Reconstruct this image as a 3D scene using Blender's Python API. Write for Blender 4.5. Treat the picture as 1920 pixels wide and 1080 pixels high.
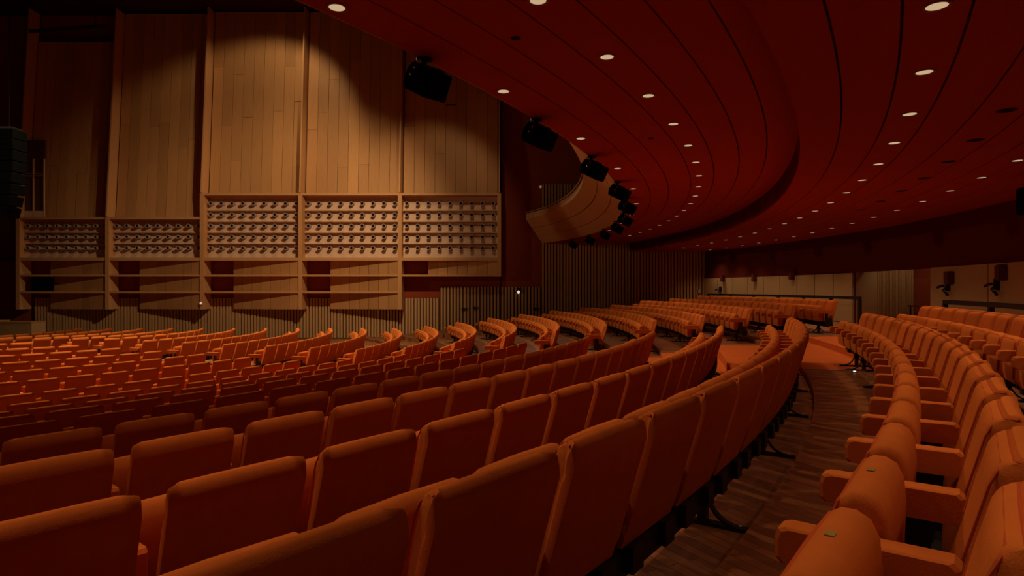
import bpy, bmesh, math, random
from math import sin, cos, pi, asin, sqrt, radians, atan2, hypot
from mathutils import Vector, Matrix

random.seed(4)
for o in list(bpy.data.objects):
    bpy.data.objects.remove(o)
scene = bpy.context.scene
COL = scene.collection

# ------------------------------------------------------------------ camera, world, big lights, exposure
EYE = 2.56
FPX, HORIZON = 1149.0, 542.4
cam_d = bpy.data.cameras.new('camera')
cam = bpy.data.objects.new('camera', cam_d)
COL.objects.link(cam)
cam.location = (0, 0, EYE)
cam.rotation_euler = (radians(90), 0, 0)
cam_d.sensor_width = 36.0
cam_d.lens = 36.0 * FPX / 1920.0
cam_d.shift_y = (540.0 - HORIZON) / 1920.0 * -1
cam_d.clip_start = 0.05
cam_d.clip_end = 200
scene.camera = cam

world = bpy.data.worlds.new('world')
scene.world = world
world.use_nodes = True
bg = world.node_tree.nodes['Background']
bg.inputs[0].default_value = (1.0, 0.17, 0.06, 1)  # red ambient fill, stands for the glow of the unseen hall
bg.inputs[1].default_value = 0.007

scene.view_settings.view_transform = 'Standard'
scene.view_settings.look = 'None'
scene.view_settings.gamma = 1.0
scene.view_settings.use_curve_mapping = False
scene.view_settings.exposure = -0.1


def spot(name, loc, target, power, size_deg, blend=0.5, radius=0.15, color=(1.0, 0.72, 0.42), parent=None):
    d = bpy.data.lights.new(name, 'SPOT')
    d.energy = power
    d.spot_size = radians(size_deg)
    d.spot_blend = blend
    d.shadow_soft_size = radius
    d.color = color
    o = bpy.data.objects.new(name, d)
    COL.objects.link(o)
    if parent:
        o.parent = parent
    o.location = loc
    v = Vector(target) - Vector(loc)
    o.rotation_euler = v.to_track_quat('-Z', 'Y').to_euler()
    return o


# house lights of the high hall and a fill, all above and left of the picture
spot('house_light', (-4.0, 20.5, 12.4), (-11.5, 31.6, 3.2), 3900, 76, 0.8, 0.12)
spot('wall_washer', (-9.8, 26.8, 17.0), (-13.4, 31.7, 9.6), 900, 84, 0.45, 0.2)
spot('wall_washer', (-2.5, 24.0, 13.0), (-4.6, 31.7, 6.0), 420, 62, 0.5, 0.2)
spot('house_light', (-14.0, 24.0, 15.5), (-1.0, 7.0, 1.6), 4200, 62, 0.7, 0.3)
spot('house_light', (-13.0, 19.5, 16.0), (-9.5, 18.0, 0.6), 15500, 85, 0.8, 0.4, (1.0, 0.82, 0.52))
spot('house_light', (0.5, 29.0, 13.0), (-5.0, 19.5, 0.5), 2000, 80, 0.8, 0.4, (1.0, 0.80, 0.50))
spot('stage_fill', (-30.0, 14.0, 7.5), (4.0, 24.5, 3.4), 2600, 46, 0.8, 0.4)  # added fill from the unseen stage side, brightens fascia and right-hand slats

# ------------------------------------------------------------------ materials


def mat(name, color, rough=0.8, spec=0.3, noise=0.0, nscale=20.0, bump=0.0, bscale=200.0, metal=0.0, rnd=0.0,
        grain=None, sheen=0.0):
    m = bpy.data.materials.new(name)
    m.use_nodes = True
    nt = m.node_tree
    b = nt.nodes['Principled BSDF']
    b.inputs['Roughness'].default_value = rough
    b.inputs['Metallic'].default_value = metal
    b.inputs['Specular IOR Level'].default_value = spec
    b.inputs['Base Color'].default_value = (*color, 1)
    if sheen:
        b.inputs['Sheen Weight'].default_value = sheen
        b.inputs['Sheen Tint'].default_value = (*color, 1)
    tc = nt.nodes.new('ShaderNodeTexCoord')
    last = None
    if noise or grain:
        n = nt.nodes.new('ShaderNodeTexNoise')
        n.inputs['Scale'].default_value = nscale
        n.inputs['Detail'].default_value = 4
        if grain:
            mp = nt.nodes.new('ShaderNodeMapping')
            mp.inputs['Scale'].default_value = grain
            nt.links.new(tc.outputs['Object'], mp.inputs['Vector'])
            nt.links.new(mp.outputs[0], n.inputs['Vector'])
        else:
            nt.links.new(tc.outputs['Object'], n.inputs['Vector'])
        mr = nt.nodes.new('ShaderNodeMapRange')
        mr.inputs['To Min'].default_value = 1 - noise
        mr.inputs['To Max'].default_value = 1 + noise
        nt.links.new(n.outputs['Fac'], mr.inputs['Value'])
        last = mr.outputs[0]
    if rnd:
        oi = nt.nodes.new('ShaderNodeObjectInfo')
        mr2 = nt.nodes.new('ShaderNodeMapRange')
        mr2.inputs['To Min'].default_value = 1 - rnd
        mr2.inputs['To Max'].default_value = 1 + rnd
        nt.links.new(oi.outputs['Random'], mr2.inputs['Value'])
        if last:
            mm = nt.nodes.new('ShaderNodeMath')
            mm.operation = 'MULTIPLY'
            nt.links.new(last, mm.inputs[0])
            nt.links.new(mr2.outputs[0], mm.inputs[1])
            last = mm.outputs[0]
        else:
            last = mr2.outputs[0]
    if last:
        vm = nt.nodes.new('ShaderNodeVectorMath')
        vm.operation = 'SCALE'
        vm.inputs[0].default_value = color
        nt.links.new(last, vm.inputs['Scale'])
        nt.links.new(vm.outputs[0], b.inputs['Base Color'])
    if bump:
        n2 = nt.nodes.new('ShaderNodeTexNoise')
        n2.inputs['Scale'].default_value = bscale
        nt.links.new(tc.outputs['Object'], n2.inputs['Vector'])
        bp = nt.nodes.new('ShaderNodeBump')
        bp.inputs['Strength'].default_value = bump
        bp.inputs['Distance'].default_value = 0.004
        nt.links.new(n2.outputs['Fac'], bp.inputs['Height'])
        nt.links.new(bp.outputs[0], b.inputs['Normal'])
    return m


def emit(name, color, s):
    m = bpy.data.materials.new(name)
    m.use_nodes = True
    nt = m.node_tree
    nt.nodes.clear()
    e = nt.nodes.new('ShaderNodeEmission')
    e.inputs[0].default_value = (*color, 1)
    e.inputs[1].default_value = s
    out = nt.nodes.new('ShaderNodeOutputMaterial')
    nt.links.new(e.outputs[0], out.inputs[0])
    return m


M = {}
M['fabric'] = mat('orange_wool', (0.55, 0.132, 0.026), 0.95, 0.0, noise=0.12, nscale=9, bump=0.25, bscale=260, rnd=0.07)
M['piping'] = mat('orange_piping', (0.50, 0.085, 0.02), 0.9, 0.1)
M['black'] = mat('black_steel', (0.012, 0.010, 0.010), 0.45, 0.4)
M['speaker'] = mat('black_speaker', (0.003, 0.003, 0.003), 0.9, 0.04)
M['grille'] = mat('black_grille', (0.004, 0.004, 0.004), 0.9, 0.05)
M['chrome'] = mat('polished_bolt', (0.8, 0.75, 0.7), 0.15, 0.5, metal=1.0)
M['plate'] = mat('brass_plate', (0.30, 0.20, 0.05), 0.5, 0.3)
M['wood'] = mat('pale_oak', (0.50, 0.255, 0.095), 0.55, 0.25, noise=0.12, nscale=3.0, grain=(6, 6, 0.25), rnd=0.13)
M['trimwood'] = mat('oak_trim', (0.58, 0.30, 0.12), 0.55, 0.25, noise=0.08, nscale=4)
M['slat'] = mat('slat_wood', (0.56, 0.33, 0.15), 0.6, 0.2, noise=0.10, nscale=2.0, grain=(4, 4, 0.3))
M['slatback'] = mat('slat_backing', (0.10, 0.045, 0.02), 0.8, 0.2)
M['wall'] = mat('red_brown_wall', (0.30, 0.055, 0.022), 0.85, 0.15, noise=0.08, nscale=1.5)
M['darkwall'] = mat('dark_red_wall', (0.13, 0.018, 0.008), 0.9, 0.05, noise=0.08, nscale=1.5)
M['pipeboard'] = mat('pale_pipe_board', (0.66, 0.46, 0.32), 0.7, 0.2, noise=0.08, nscale=5)
M['pipe'] = mat('grey_pipe', (0.40, 0.33, 0.30), 0.45, 0.4)
M['bore'] = mat('pipe_bore', (0.012, 0.008, 0.006), 0.9, 0.1)
M['pale'] = mat('pale_plaster', (0.52, 0.34, 0.16), 0.7, 0.2, noise=0.06, nscale=0.9, rnd=0.06)
M['redbox'] = mat('red_brown_box', (0.14, 0.03, 0.012), 0.8, 0.2)
M['ceil'] = mat('red_ceiling', (0.42, 0.036, 0.010), 0.85, 0.15, noise=0.05, nscale=0.8)
M['joint'] = mat('dark_joint', (0.14, 0.014, 0.006), 0.9, 0.1)
M['hallceil'] = mat('dark_hall_ceiling', (0.05, 0.012, 0.006), 0.9, 0.1)
M['fascia'] = mat('fascia_wood', (0.56, 0.26, 0.10), 0.5, 0.3, noise=0.06, nscale=1.2)
M['lamp'] = emit('lamp_glow', (1.0, 0.66, 0.38), 0.62)
M['lampoff'] = mat('dark_opening', (0.02, 0.006, 0.004), 0.8, 0.1)
M['lampring'] = mat('lamp_ring', (0.30, 0.12, 0.06), 0.5, 0.4)
M['carpet'] = mat('aisle_carpet', (0.50, 0.10, 0.02), 0.95, 0.05, noise=0.18, nscale=3, bump=0.3, bscale=120)
M['nosing'] = mat('metal_strip', (0.55, 0.45, 0.35), 0.35, 0.5, metal=0.7)
M['led'] = emit('small_led', (1.0, 0.8, 0.6), 3.0)
M['white'] = mat('white_box', (0.75, 0.62, 0.45), 0.6, 0.3)


def floor_mat():
    m = bpy.data.materials.new('wood_block_floor')
    m.use_nodes = True
    nt = m.node_tree
    b = nt.nodes['Principled BSDF']
    b.inputs['Roughness'].default_value = 0.42
    b.inputs['Specular IOR Level'].default_value = 0.35
    tc = nt.nodes.new('ShaderNodeTexCoord')
    mp = nt.nodes.new('ShaderNodeMapping')
    mp.inputs['Rotation'].default_value = (0, 0, radians(62))
    nt.links.new(tc.outputs['Object'], mp.inputs['Vector'])
    br = nt.nodes.new('ShaderNodeTexBrick')
    br.inputs['Color1'].default_value = (0.34, 0.115, 0.040, 1)
    br.inputs['Color2'].default_value = (0.17, 0.055, 0.020, 1)
    br.inputs['Mortar'].default_value = (0.05, 0.018, 0.008, 1)
    br.inputs['Scale'].default_value = 1.0
    br.inputs['Mortar Size'].default_value = 0.002
    br.inputs['Brick Width'].default_value = 0.42
    br.inputs['Row Height'].default_value = 0.07
    br.inputs['Bias'].default_value = -0.1
    nt.links.new(mp.outputs[0], br.inputs['Vector'])
    n = nt.nodes.new('ShaderNodeTexNoise')
    n.inputs['Scale'].default_value = 4.0
    nt.links.new(tc.outputs['Object'], n.inputs['Vector'])
    mr = nt.nodes.new('ShaderNodeMapRange')
    mr.inputs['To Min'].default_value = 0.7
    mr.inputs['To Max'].default_value = 1.3
    nt.links.new(n.outputs['Fac'], mr.inputs['Value'])
    vm = nt.nodes.new('ShaderNodeVectorMath')
    vm.operation = 'SCALE'
    nt.links.new(br.outputs['Color'], vm.inputs[0])
    nt.links.new(mr.outputs[0], vm.inputs['Scale'])
    nt.links.new(vm.outputs[0], b.inputs['Base Color'])
    return m


M['floor'] = floor_mat()

# ------------------------------------------------------------------ mesh helpers


def box(bm, x0, x1, y0, y1, z0, z1, mtx=None):
    vs = [bm.verts.new((x, y, z)) for x in (x0, x1) for y in (y0, y1) for z in (z0, z1)]
    for f in ((0, 1, 3, 2), (4, 6, 7, 5), (0, 4, 5, 1), (2, 3, 7, 6), (0, 2, 6, 4), (1, 5, 7, 3)):
        bm.faces.new([vs[i] for i in f])
    if mtx:
        bmesh.ops.transform(bm, matrix=mtx, verts=vs)
    return vs


def tube(bm, pts, r, n=6, closed=False):
    rings = []
    pts = [Vector(p) for p in pts]
    N = len(pts)
    for i, p in enumerate(pts):
        a = pts[(i - 1) % N] if (closed or i) else p
        b = pts[(i + 1) % N] if (closed or i < N - 1) else p
        t = (b - a).normalized()
        u = t.cross(Vector((0, 0, 1)))
        if u.length < 1e-3:
            u = t.cross(Vector((0, 1, 0)))
        u.normalize()
        v = t.cross(u)
        rings.append([bm.verts.new(p + r * (cos(2 * pi * k / n) * u + sin(2 * pi * k / n) * v)) for k in range(n)])
    for i in range(N if closed else N - 1):
        A, B = rings[i], rings[(i + 1) % N]
        for k in range(n):
            bm.faces.new((A[k], A[(k + 1) % n], B[(k + 1) % n], B[k]))
    if not closed:
        bm.faces.new(rings[0][::-1])
        bm.faces.new(rings[-1])


def lathe(bm, prof, n=16, cap=True):
    """profile of (r, z), about z"""
    rings = [[bm.verts.new((r * cos(2 * pi * k / n), r * sin(2 * pi * k / n), z)) for k in range(n)] for r, z in prof]
    for A, B in zip(rings, rings[1:]):
        for k in range(n):
            bm.faces.new((A[k], A[(k + 1) % n], B[(k + 1) % n], B[k]))
    if cap:
        bm.faces.new(rings[0][::-1])
        bm.faces.new(rings[-1])


def loft(bm, prof, slices):
    """profile of (x, z); slices of (y, scale about the centroid, dz)"""
    cx = sum(p[0] for p in prof) / len(prof)
    cz = sum(p[1] for p in prof) / len(prof)
    rings = []
    for y, s, dz in slices:
        if isinstance(s, tuple):
            ins = s[0]
            ring = []
            for px, pz in prof:
                d = Vector((px - cx, pz - cz))
                l = d.length
                d = d * max(0.0, (l - ins) / l)
                ring.append(bm.verts.new((cx + d.x, y, cz + d.y + dz)))
        else:
            ring = [bm.verts.new((cx + (px - cx) * s, y, cz + (pz - cz) * s + dz)) for px, pz in prof]
        rings.append(ring)
    n = len(prof)
    for A, B in zip(rings, rings[1:]):
        for k in range(n):
            bm.faces.new((A[k], A[(k + 1) % n], B[(k + 1) % n], B[k]))
    bm.faces.new(rings[0][::-1])
    bm.faces.new(rings[-1])


def mesh_of(name, bm, m, smooth=False):
    bmesh.ops.recalc_face_normals(bm, faces=bm.faces)
    me = bpy.data.meshes.new(name)
    bm.to_mesh(me)
    bm.free()
    for mm in (m if isinstance(m, (list, tuple)) else [m]):
        me.materials.append(mm)
    if smooth:
        for p in me.polygons:
            p.use_smooth = True
        me.set_sharp_from_angle(angle=radians(42))
    return me


def link(name, me, parent=None, loc=None, rotz=None):
    o = bpy.data.objects.new(name, me)
    COL.objects.link(o)
    if parent:
        o.parent = parent
    if loc:
        o.location = loc
    if rotz is not None:
        o.rotation_euler = (0, 0, rotz)
    return o


def thing(name, label, cat, loc=(0, 0, 0), rotz=0.0, group=None):
    o = bpy.data.objects.new(name, None)
    o.empty_display_size = 0.1
    COL.objects.link(o)
    o.location = loc
    o.rotation_euler = (0, 0, rotz)
    o['label'] = label
    o['category'] = cat
    if group:
        o['group'] = group
    return o


def struct(name, me, label=None):
    o = link(name, me)
    o['kind'] = 'structure'
    if label:
        o['label'] = label
    return o


ORD = ['zeroth', 'first', 'second', 'third', 'fourth', 'fifth', 'sixth', 'seventh', 'eighth', 'ninth', 'tenth',
       'eleventh', 'twelfth', 'thirteenth', 'fourteenth', 'fifteenth', 'sixteenth', 'seventeenth', 'eighteenth',
       'nineteenth', 'twentieth', 'twenty-first', 'twenty-second', 'twenty-third', 'twenty-fourth', 'twenty-fifth', 'twenty-sixth']

# ------------------------------------------------------------------ plan of the hall (metres; stage to the left, rows curve round it)
WALL_Y = 31.8
CC = (-27.2, 23.0)          # centre of the ceiling rings
ZTOP = {2: -0.2818, 1: -0.397, 0: -0.488, -1: -0.666, -2: -0.78, -3: -0.917, -4: -1.076, -5: -1.237, -6: -1.421, -7: -1.585}
BACK_H = 0.88


def row_circle(k):
    kk = max(k, -14)
    cx = -23.0876 - 0.3573 * kk - 0.0051 * kk * kk
    cy = 20.066 + 0.2571 * kk + 0.0394 * kk * kk
    r = 29.534 + 1.5414 * kk - 0.0090 * kk * kk
    if k < -14:
        cx -= 1.33 * (-14 - k)
    return cx, cy, r


def row_floor(k):
    return max(0.0, EYE + ZTOP.get(k, -1.68) - BACK_H)


def y_near(k):
    return 10.9791 - 0.2628 * k + 0.0242 * k * k


def y_far(k):
    return 15.4599 + 0.0504 * k + 0.0309 * k * k


def th_at(k, y, dr=0.0):
    cx, cy, r = row_circle(k)
    return asin(max(-0.995, min(0.995, (y - cy) / (r + dr))))


# ------------------------------------------------------------------ floor: flat stalls, raked tiers, carpeted aisle
bm = bmesh.new()
box(bm, -42, 16, -14, 33, -0.25, 0.0)
floor = struct('floor', mesh_of('floor', bm, M['floor']))
TIER_BACK = 0.05


def tier(name, k, ta, tb, za, zb, m, n=24, outer=None):
    """stepped strip between the back edges of row k-1 and row k; ta and tb give (angle on k-1, angle on k)"""
    bm = bmesh.new()
    a = row_circle(k - 1)
    b = row_circle(k) if outer is None else outer
    prev = None
    for i in range(n + 1):
        t = i / n
        t0 = ta[0] + (tb[0] - ta[0]) * t
        t1 = ta[1] + (tb[1] - ta[1]) * t
        ra, rb = a[2] + TIER_BACK, b[2] + TIER_BACK
        p0 = (a[0] + ra * cos(t0), a[1] + ra * sin(t0))
        p1 = (b[0] + rb * cos(t1), b[1] + rb * sin(t1))
        cur = [bm.verts.new((*p0, za)), bm.verts.new((*p0, zb)), bm.verts.new((*p1, zb))]
        if prev:
            bm.faces.new((prev[0], cur[0], cur[1], prev[1]))
            bm.faces.new((prev[1], cur[1], cur[2], prev[2]))
        else:
            end0 = cur
        prev = cur
    for e in (end0, prev):
        q = [bm.verts.new((e[2].co.x, e[2].co.y, za))]
        bm.faces.new((e[0], e[1], e[2], q[0]))
    return link(name, mesh_of(name, bm, m), floor)


CARPET_IN = 1.25
for k in range(-7, 3):
    za, zb = row_floor(k - 1), row_floor(k)
    if zb < 0.02:
        continue
    n0, n1 = th_at(k - 1, y_near(k - 1) - CARPET_IN, TIER_BACK), th_at(k, y_near(k) - CARPET_IN, TIER_BACK)
    f0, f1 = th_at(k - 1, y_far(k - 1) - 0.5, TIER_BACK), th_at(k, y_far(k) - 0.5, TIER_BACK)
    e0, e1 = th_at(k - 1, WALL_Y, TIER_BACK), th_at(k, WALL_Y, TIER_BACK)
    lo = -1.30
    tier('floor_tier', k, (lo, lo), (n0, n1), za, zb, M['floor'], 40)
    tier('aisle_carpet', k, (n0, n1), (f0, f1), za, zb, M['carpet'], 8)
    tier('floor_tier', k, (f0, f1), (e0, e1), za, zb, M['floor'], 24)
    # metal strips along the two edges of the aisle carpet
    for (t0, t1) in ((n0, n1), (f0, f1)):
        a, b = row_circle(k - 1), row_circle(k)
        p0 = Vector((a[0] + (a[2] + TIER_BACK + 0.01) * cos(t0), a[1] + (a[2] + TIER_BACK + 0.01) * sin(t0), zb + 0.006))
        p1 = Vector((b[0] + (b[2] + TIER_BACK) * cos(t1), b[1] + (b[2] + TIER_BACK) * sin(t1), zb + 0.006))
        bm = bmesh.new()
        d = (p1 - p0)
        ang = atan2(d.y, d.x)
        mtx = Matrix.Translation(p0) @ Matrix.Rotation(ang, 4, 'Z')
        box(bm, 0, d.length, -0.022, 0.022, -0.004, 0.008, mtx)
        link('edge_strip', mesh_of('edge_strip', bm, M['nosing']), floor)
# rear walkway behind the last row
BACK_R = 35.5
k = 2
o = tier('floor_tier', 3, (-1.3, -1.3), (th_at(2, WALL_Y, TIER_BACK), asin((WALL_Y - 20.74) / (BACK_R + TIER_BACK + 3))),
         row_floor(2) - 0.3, row_floor(2), M['floor'], 50, outer=(row_circle(2)[0], row_circle(2)[1], BACK_R + 3))

# ------------------------------------------------------------------ ceiling: red soffit of curved bands
ZUP = EYE + 2.39
ZLO = EYE + 1.95
TH0 = radians(-62)


def edge_r(th):
    d = math.degrees(th)
    tab = [(-62, 31.1), (-33, 31.12), (-26, 31.05), (-14, 30.92), (5, 30.9), (12.7, 30.55), (17, 30.1), (25, 29.6)]
    for (a, ra), (b, rb) in zip(tab, tab[1:]):
        if d <= b:
            return ra + (rb - ra) * max(0, (d - a)) / (b - a)
    return tab[-1][1]


def cpt(r, th, z):
    return (CC[0] + r * cos(th), CC[1] + r * sin(th), z)


def th_wall(r):
    return asin((WALL_Y - CC[1]) / r)


def band(name, fr0, fr1, z, thick, m, parent, n=72):
    bm = bmesh.new()
    prev = None
    for i in range(n + 1):
        t = i / n
        row = []
        for fr in (fr0, fr1):
            th = TH0
            r = fr(th) if callable(fr) else fr
            tend = th_wall(fr(radians(17)) if callable(fr) else fr)
            th = TH0 + (tend - TH0) * t
            r = fr(th) if callable(fr) else fr
            row += [bm.verts.new(cpt(r, th, z)), bm.verts.new(cpt(r, th, z + thick))]
        if prev:
            a, b = prev, row
            bm.faces.new((a[0], b[0], b[2], a[2]))
            bm.faces.new((a[0], a[1], b[1], b[0]))
            bm.faces.new((a[2], b[2], b[3], a[3]))
        prev = row
    return link(name, mesh_of(name, bm, m), parent)


bm = bmesh.new()
ce = None
# backing sheet (the ceiling itself), dark in the joints
prev = None
N = 72
for i in range(N + 1):
    t = i / N
    row = []
    for r, z in ((31.0, ZUP + 0.06), (34.4, ZUP + 0.06), (34.4, ZLO + 0.06), (46.0, ZLO + 0.06)):
        th = TH0 + (th_wall(r) - TH0) * t
        row.append(bm.verts.new(cpt(r, th, z)))
    if prev:
        for j in range(3):
            bm.faces.new((prev[j], row[j], row[j + 1], prev[j + 1]))
    prev = row
ceiling = struct('ceiling', mesh_of('ceiling', bm, M['joint']))
UP = [31.6, 32.05, 32.55, 33.03, 33.5, 33.95, 34.4]
LO = [34.4, 34.85, 35.3, 35.71, 36.16, 36.65, 37.1, 37.55, 38.0, 38.5, 39.2, 40.2, 41.5, 43.5, 46.0]
G = 0.010
band('ceiling_band', edge_r, UP[0] - G, ZUP, 0.06, M['ceil'], ceiling)
for a, b in zip(UP, UP[1:]):
    band('ceiling_band', a + G, b - (G if b < 34.3 else 0.0), ZUP, 0.06, M['ceil'], ceiling)
for a, b in zip(LO, LO[1:]):
    band('ceiling_band', a + (G if a > 34.5 else 0.0), b - G, ZLO, 0.06, M['ceil'], ceiling)
bm = bmesh.new()
prev = None
for i in range(N + 1):
    th = TH0 + (th_wall(34.4) - TH0) * i / N
    row = [bm.verts.new(cpt(34.4, th, ZLO)), bm.verts.new(cpt(34.4, th, ZUP + 0.05)),
           bm.verts.new(cpt(34.46, th, ZUP + 0.05)), bm.verts.new(cpt(34.46, th, ZLO + 0.001))]
    if prev:
        for j in range(3):
            bm.faces.new((prev[j], row[j], row[j + 1], prev[j + 1]))
    prev = row
link('ceiling_step', mesh_of('ceiling_step', bm, M['ceil']), ceiling)

# curved wooden fascia that rises from the soffit's inner edge


def fascia_pt(s, th):
    """s = 0 at the soffit edge, 1 at the upper edge"""
    r = edge_r(th) - 0.02
    d = math.degrees(th)
    dr = 1.22 if d < 5 else 1.22 - 0.32 * min(1, (d - 5) / 12.0)
    bul = 0.10 * sin(pi * s)
    return (CC[0] + (r - dr * s + bul * 0.4) * cos(th), CC[1] + (r - dr * s + bul * 0.4) * sin(th), ZUP + 1.22 * s - bul * 0.6)


trim = None
FA0, FA1 = TH0, radians(17.0)
for j, (s0, s1) in enumerate(((0.0, 0.33), (0.345, 0.665), (0.68, 1.0))):
    bm = bmesh.new()
    prev = None
    for i in range(81):
        th = FA0 + (FA1 - FA0) * i / 80
        row = []
        for s in (s0, (s0 + s1) / 2, s1):
            row.append(bm.verts.new(fascia_pt(s, th)))
        for s in (s1, s0):
            p = fascia_pt(s, th)
            row.append(bm.verts.new((p[0] + 0.035 * cos(th), p[1] + 0.035 * sin(th), p[2] + 0.04)))
        if prev:
            for a in range(5):
                bm.faces.new((prev[a], row[a], row[(a + 1) % 5], prev[(a + 1) % 5]))
        else:
            bm.faces.new(row)
        prev = row
    bm.faces.new(prev[::-1])
    me = mesh_of('fascia_panel', bm, M['fascia'])
    if trim is None:
        bmb = bmesh.new()
        pv = None
        for i in range(81):
            th = FA0 + (FA1 - FA0) * i / 80
            row = []
            for s in (0.0, 1.0):
                p = fascia_pt(s, th)
                row.append(bmb.verts.new((p[0] + 0.05 * cos(th), p[1] + 0.05 * sin(th), p[2] + 0.055)))
            if pv:
                bmb.faces.new((pv[0], row[0], row[1], pv[1]))
            pv = row
        trim = struct('trim_1', mesh_of('trim_1', bmb, M['joint']))
    link('fascia_panel', me, trim)
# lip and hand rail along the top of the fascia
bm = bmesh.new()
prev = None
for i in range(81):
    th = FA0 + (FA1 - FA0) * i / 80
    p = Vector(fascia_pt(1.0, th))
    dr = Vector((cos(th), sin(th), 0))
    row = [bm.verts.new(p + Vector((0, 0, 0.0))), bm.verts.new(p + dr * 0.04 + Vector((0, 0, 0.28))),
           bm.verts.new(p + dr * 0.07 + Vector((0, 0, 0.28))), bm.verts.new(p + dr * 0.05)]
    if prev:
        for a in range(4):
            bm.faces.new((prev[a], row[a], row[(a + 1) % 4], prev[(a + 1) % 4]))
    prev = row
link('fascia_lip', mesh_of('fascia_lip', bm, M['slat']), trim)
bm = bmesh.new()
tube(bm, [Vector(fascia_pt(1.0, FA0 + (FA1 - FA0) * i / 80)) + Vector((0, 0, 0.34)) for i in range(81)], 0.02, 5)
link('fascia_rail', mesh_of('fascia_rail', bm, M['trimwood'], True), trim)

# high dark ceiling over the stalls, out of the picture except at the upper left
bm = bmesh.new()
box(bm, -42, 4.0, 2.0, 33, 17.3, 17.6)
struct('ceiling_hall', mesh_of('ceiling_hall', bm, M['hallceil']))

# ------------------------------------------------------------------ side wall (far, facing the camera)
PX = lambda x, Y: (x - 960.0) / FPX * Y
PZ = lambda y, Y: EYE + (HORIZON - y) / FPX * Y
bm = bmesh.new()
box(bm, -42, -0.58, WALL_Y + 1.3, WALL_Y + 1.6, 0, 17.6)
box(bm, -0.55, 10.3, WALL_Y + 0.10, WALL_Y + 0.4, 0, 17.6)
box(bm, -42, -0.60, WALL_Y + 0.10, WALL_Y + 0.2, 0, 4.0)
wall_side = struct('wall_side', mesh_of('wall_side', bm, M['wall']))


def slats(name, x0, x1, z0, z1, parent, pitch=0.160, w=0.100, y=WALL_Y, depth=0.06):
    bm = bmesh.new()
    n = int((x1 - x0) / pitch)
    off = ((x1 - x0) - n * pitch) / 2 + pitch / 2
    for i in range(n):
        c = x0 + off + i * pitch
        zz0 = z0(c) if callable(z0) else z0
        box(bm, c - w / 2, c + w / 2, y - depth, y + 0.03, zz0, z1)
    o = link(name, mesh_of(name, bm, M['slat']), parent)
    o['kind'] = 'stuff'
    return o


def backing(x0, x1, z0, z1, y=WALL_Y):
    bm = bmesh.new()
    box(bm, x0, x1, y + 0.02, y + 0.12, z0, z1)
    return link('slat_backing', mesh_of('slat_backing', bm, M['slatback']), wall_side)


XB = [PX(x, 31.1) for x in (36, 203, 380, 564, 750, 936)]
DOORX0, DOORX1 = -3.74, -0.62
DOORZ = 2.68
backing(XB[0] + 0.2, DOORX0, 0, 2.1)
slats('wall_slats', XB[0] + 0.2, DOORX0, 0.06, 2.1, wall_side)
R0, R1 = 1.52, 10.0
backing(R0, R1, 0, 8.0)
slats('wall_slats', R0, R1, 0.06, 8.0, wall_side)
D2 = (-0.60, 1.50)
# skirting along the foot of the slat wall
bm = bmesh.new()
box(bm, XB[0] + 0.2, DOORX0, WALL_Y - 0.07, WALL_Y + 0.05, 0, 0.06)
box(bm, R0, 6.0, WALL_Y - 0.07, WALL_Y + 0.05, 0, 0.06)
b = struct('baseboard_side', mesh_of('baseboard_side', bm, M['slatback']))


def slat_door(name, x0, x1, leaves):
    bm = bmesh.new()
    box(bm, x0, x1, WALL_Y - 0.02, WALL_Y + 0.09, 0.02, DOORZ)
    d = struct(name, mesh_of(name, bm, M['slatback']))
    wd = (x1 - x0) / leaves
    for i in range(leaves):
        a, c = x0 + i * wd + 0.012, x0 + (i + 1) * wd - 0.012
        bm = bmesh.new()
        box(bm, a, c, WALL_Y - 0.05, WALL_Y - 0.021, 0.04, DOORZ - 0.01)
        lf = link('door_leaf', mesh_of('door_leaf', bm, M['slatback']), d)
        bm = bmesh.new()
        n = int((c - a) / 0.16)
        for j in range(n):
            cc = a + (c - a) * (j + 0.5) / n
            box(bm, cc - 0.046, cc + 0.046, WALL_Y - 0.12, WALL_Y - 0.05, 0.05, DOORZ)
        so = link('door_slats', mesh_of('door_slats', bm, M['slat']), lf)
        so['kind'] = 'stuff'
        bm = bmesh.new()
        hx = c - 0.42 if i == 0 else a + 0.12
        zc = 1.55 + 0.06 * i
        box(bm, hx, hx + 0.34, WALL_Y - 0.20, WALL_Y - 0.165, zc - 0.02, zc + 0.02)
        for hh in (hx + 0.03, hx + 0.28):
            box(bm, hh, hh + 0.03, WALL_Y - 0.17, WALL_Y - 0.04, zc - 0.03, zc + 0.03)
        box(bm, hx + 0.10, hx + 0.16, WALL_Y - 0.20, WALL_Y - 0.13, zc - 0.10, zc + 0.06)
        link('door_handle', mesh_of('door_handle', bm, M['black']), lf)
    return d


slat_door('door_1', DOORX0, DOORX1, 2)
slat_door('door_2', D2[0], D2[1], 1)

# ------------------------------------------------------------------ pipe cabinets and tall plank panels on the side wall
YF = 31.0
PZB = lambda y: PZ(y, 31.05)
place = ['far left beside the hanging black speaker', 'second from the left', 'middle one of the five',
         'second from the right', 'rightmost above the slatted door']
pipe_bm = bmesh.new()
lathe(pipe_bm, [(0.098, 0.0), (0.098, 0.36), (0.104, 0.365), (0.104, 0.40), (0.078, 0.40), (0.076, 0.10)], 12, False)
bmesh.ops.transform(pipe_bm, matrix=Matrix.Rotation(radians(90), 4, 'X'), verts=pipe_bm.verts)
pipe_me = mesh_of('pipe', pipe_bm, M['pipe'], True)
bore_bm = bmesh.new()
lathe(bore_bm, [(0.077, 0.30), (0.0765, 0.34)], 12, True)
bmesh.ops.transform(bore_bm, matrix=Matrix.Rotation(radians(90), 4, 'X'), verts=bore_bm.verts)
bore_me = mesh_of('bore', bore_bm, M['bore'])
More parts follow.
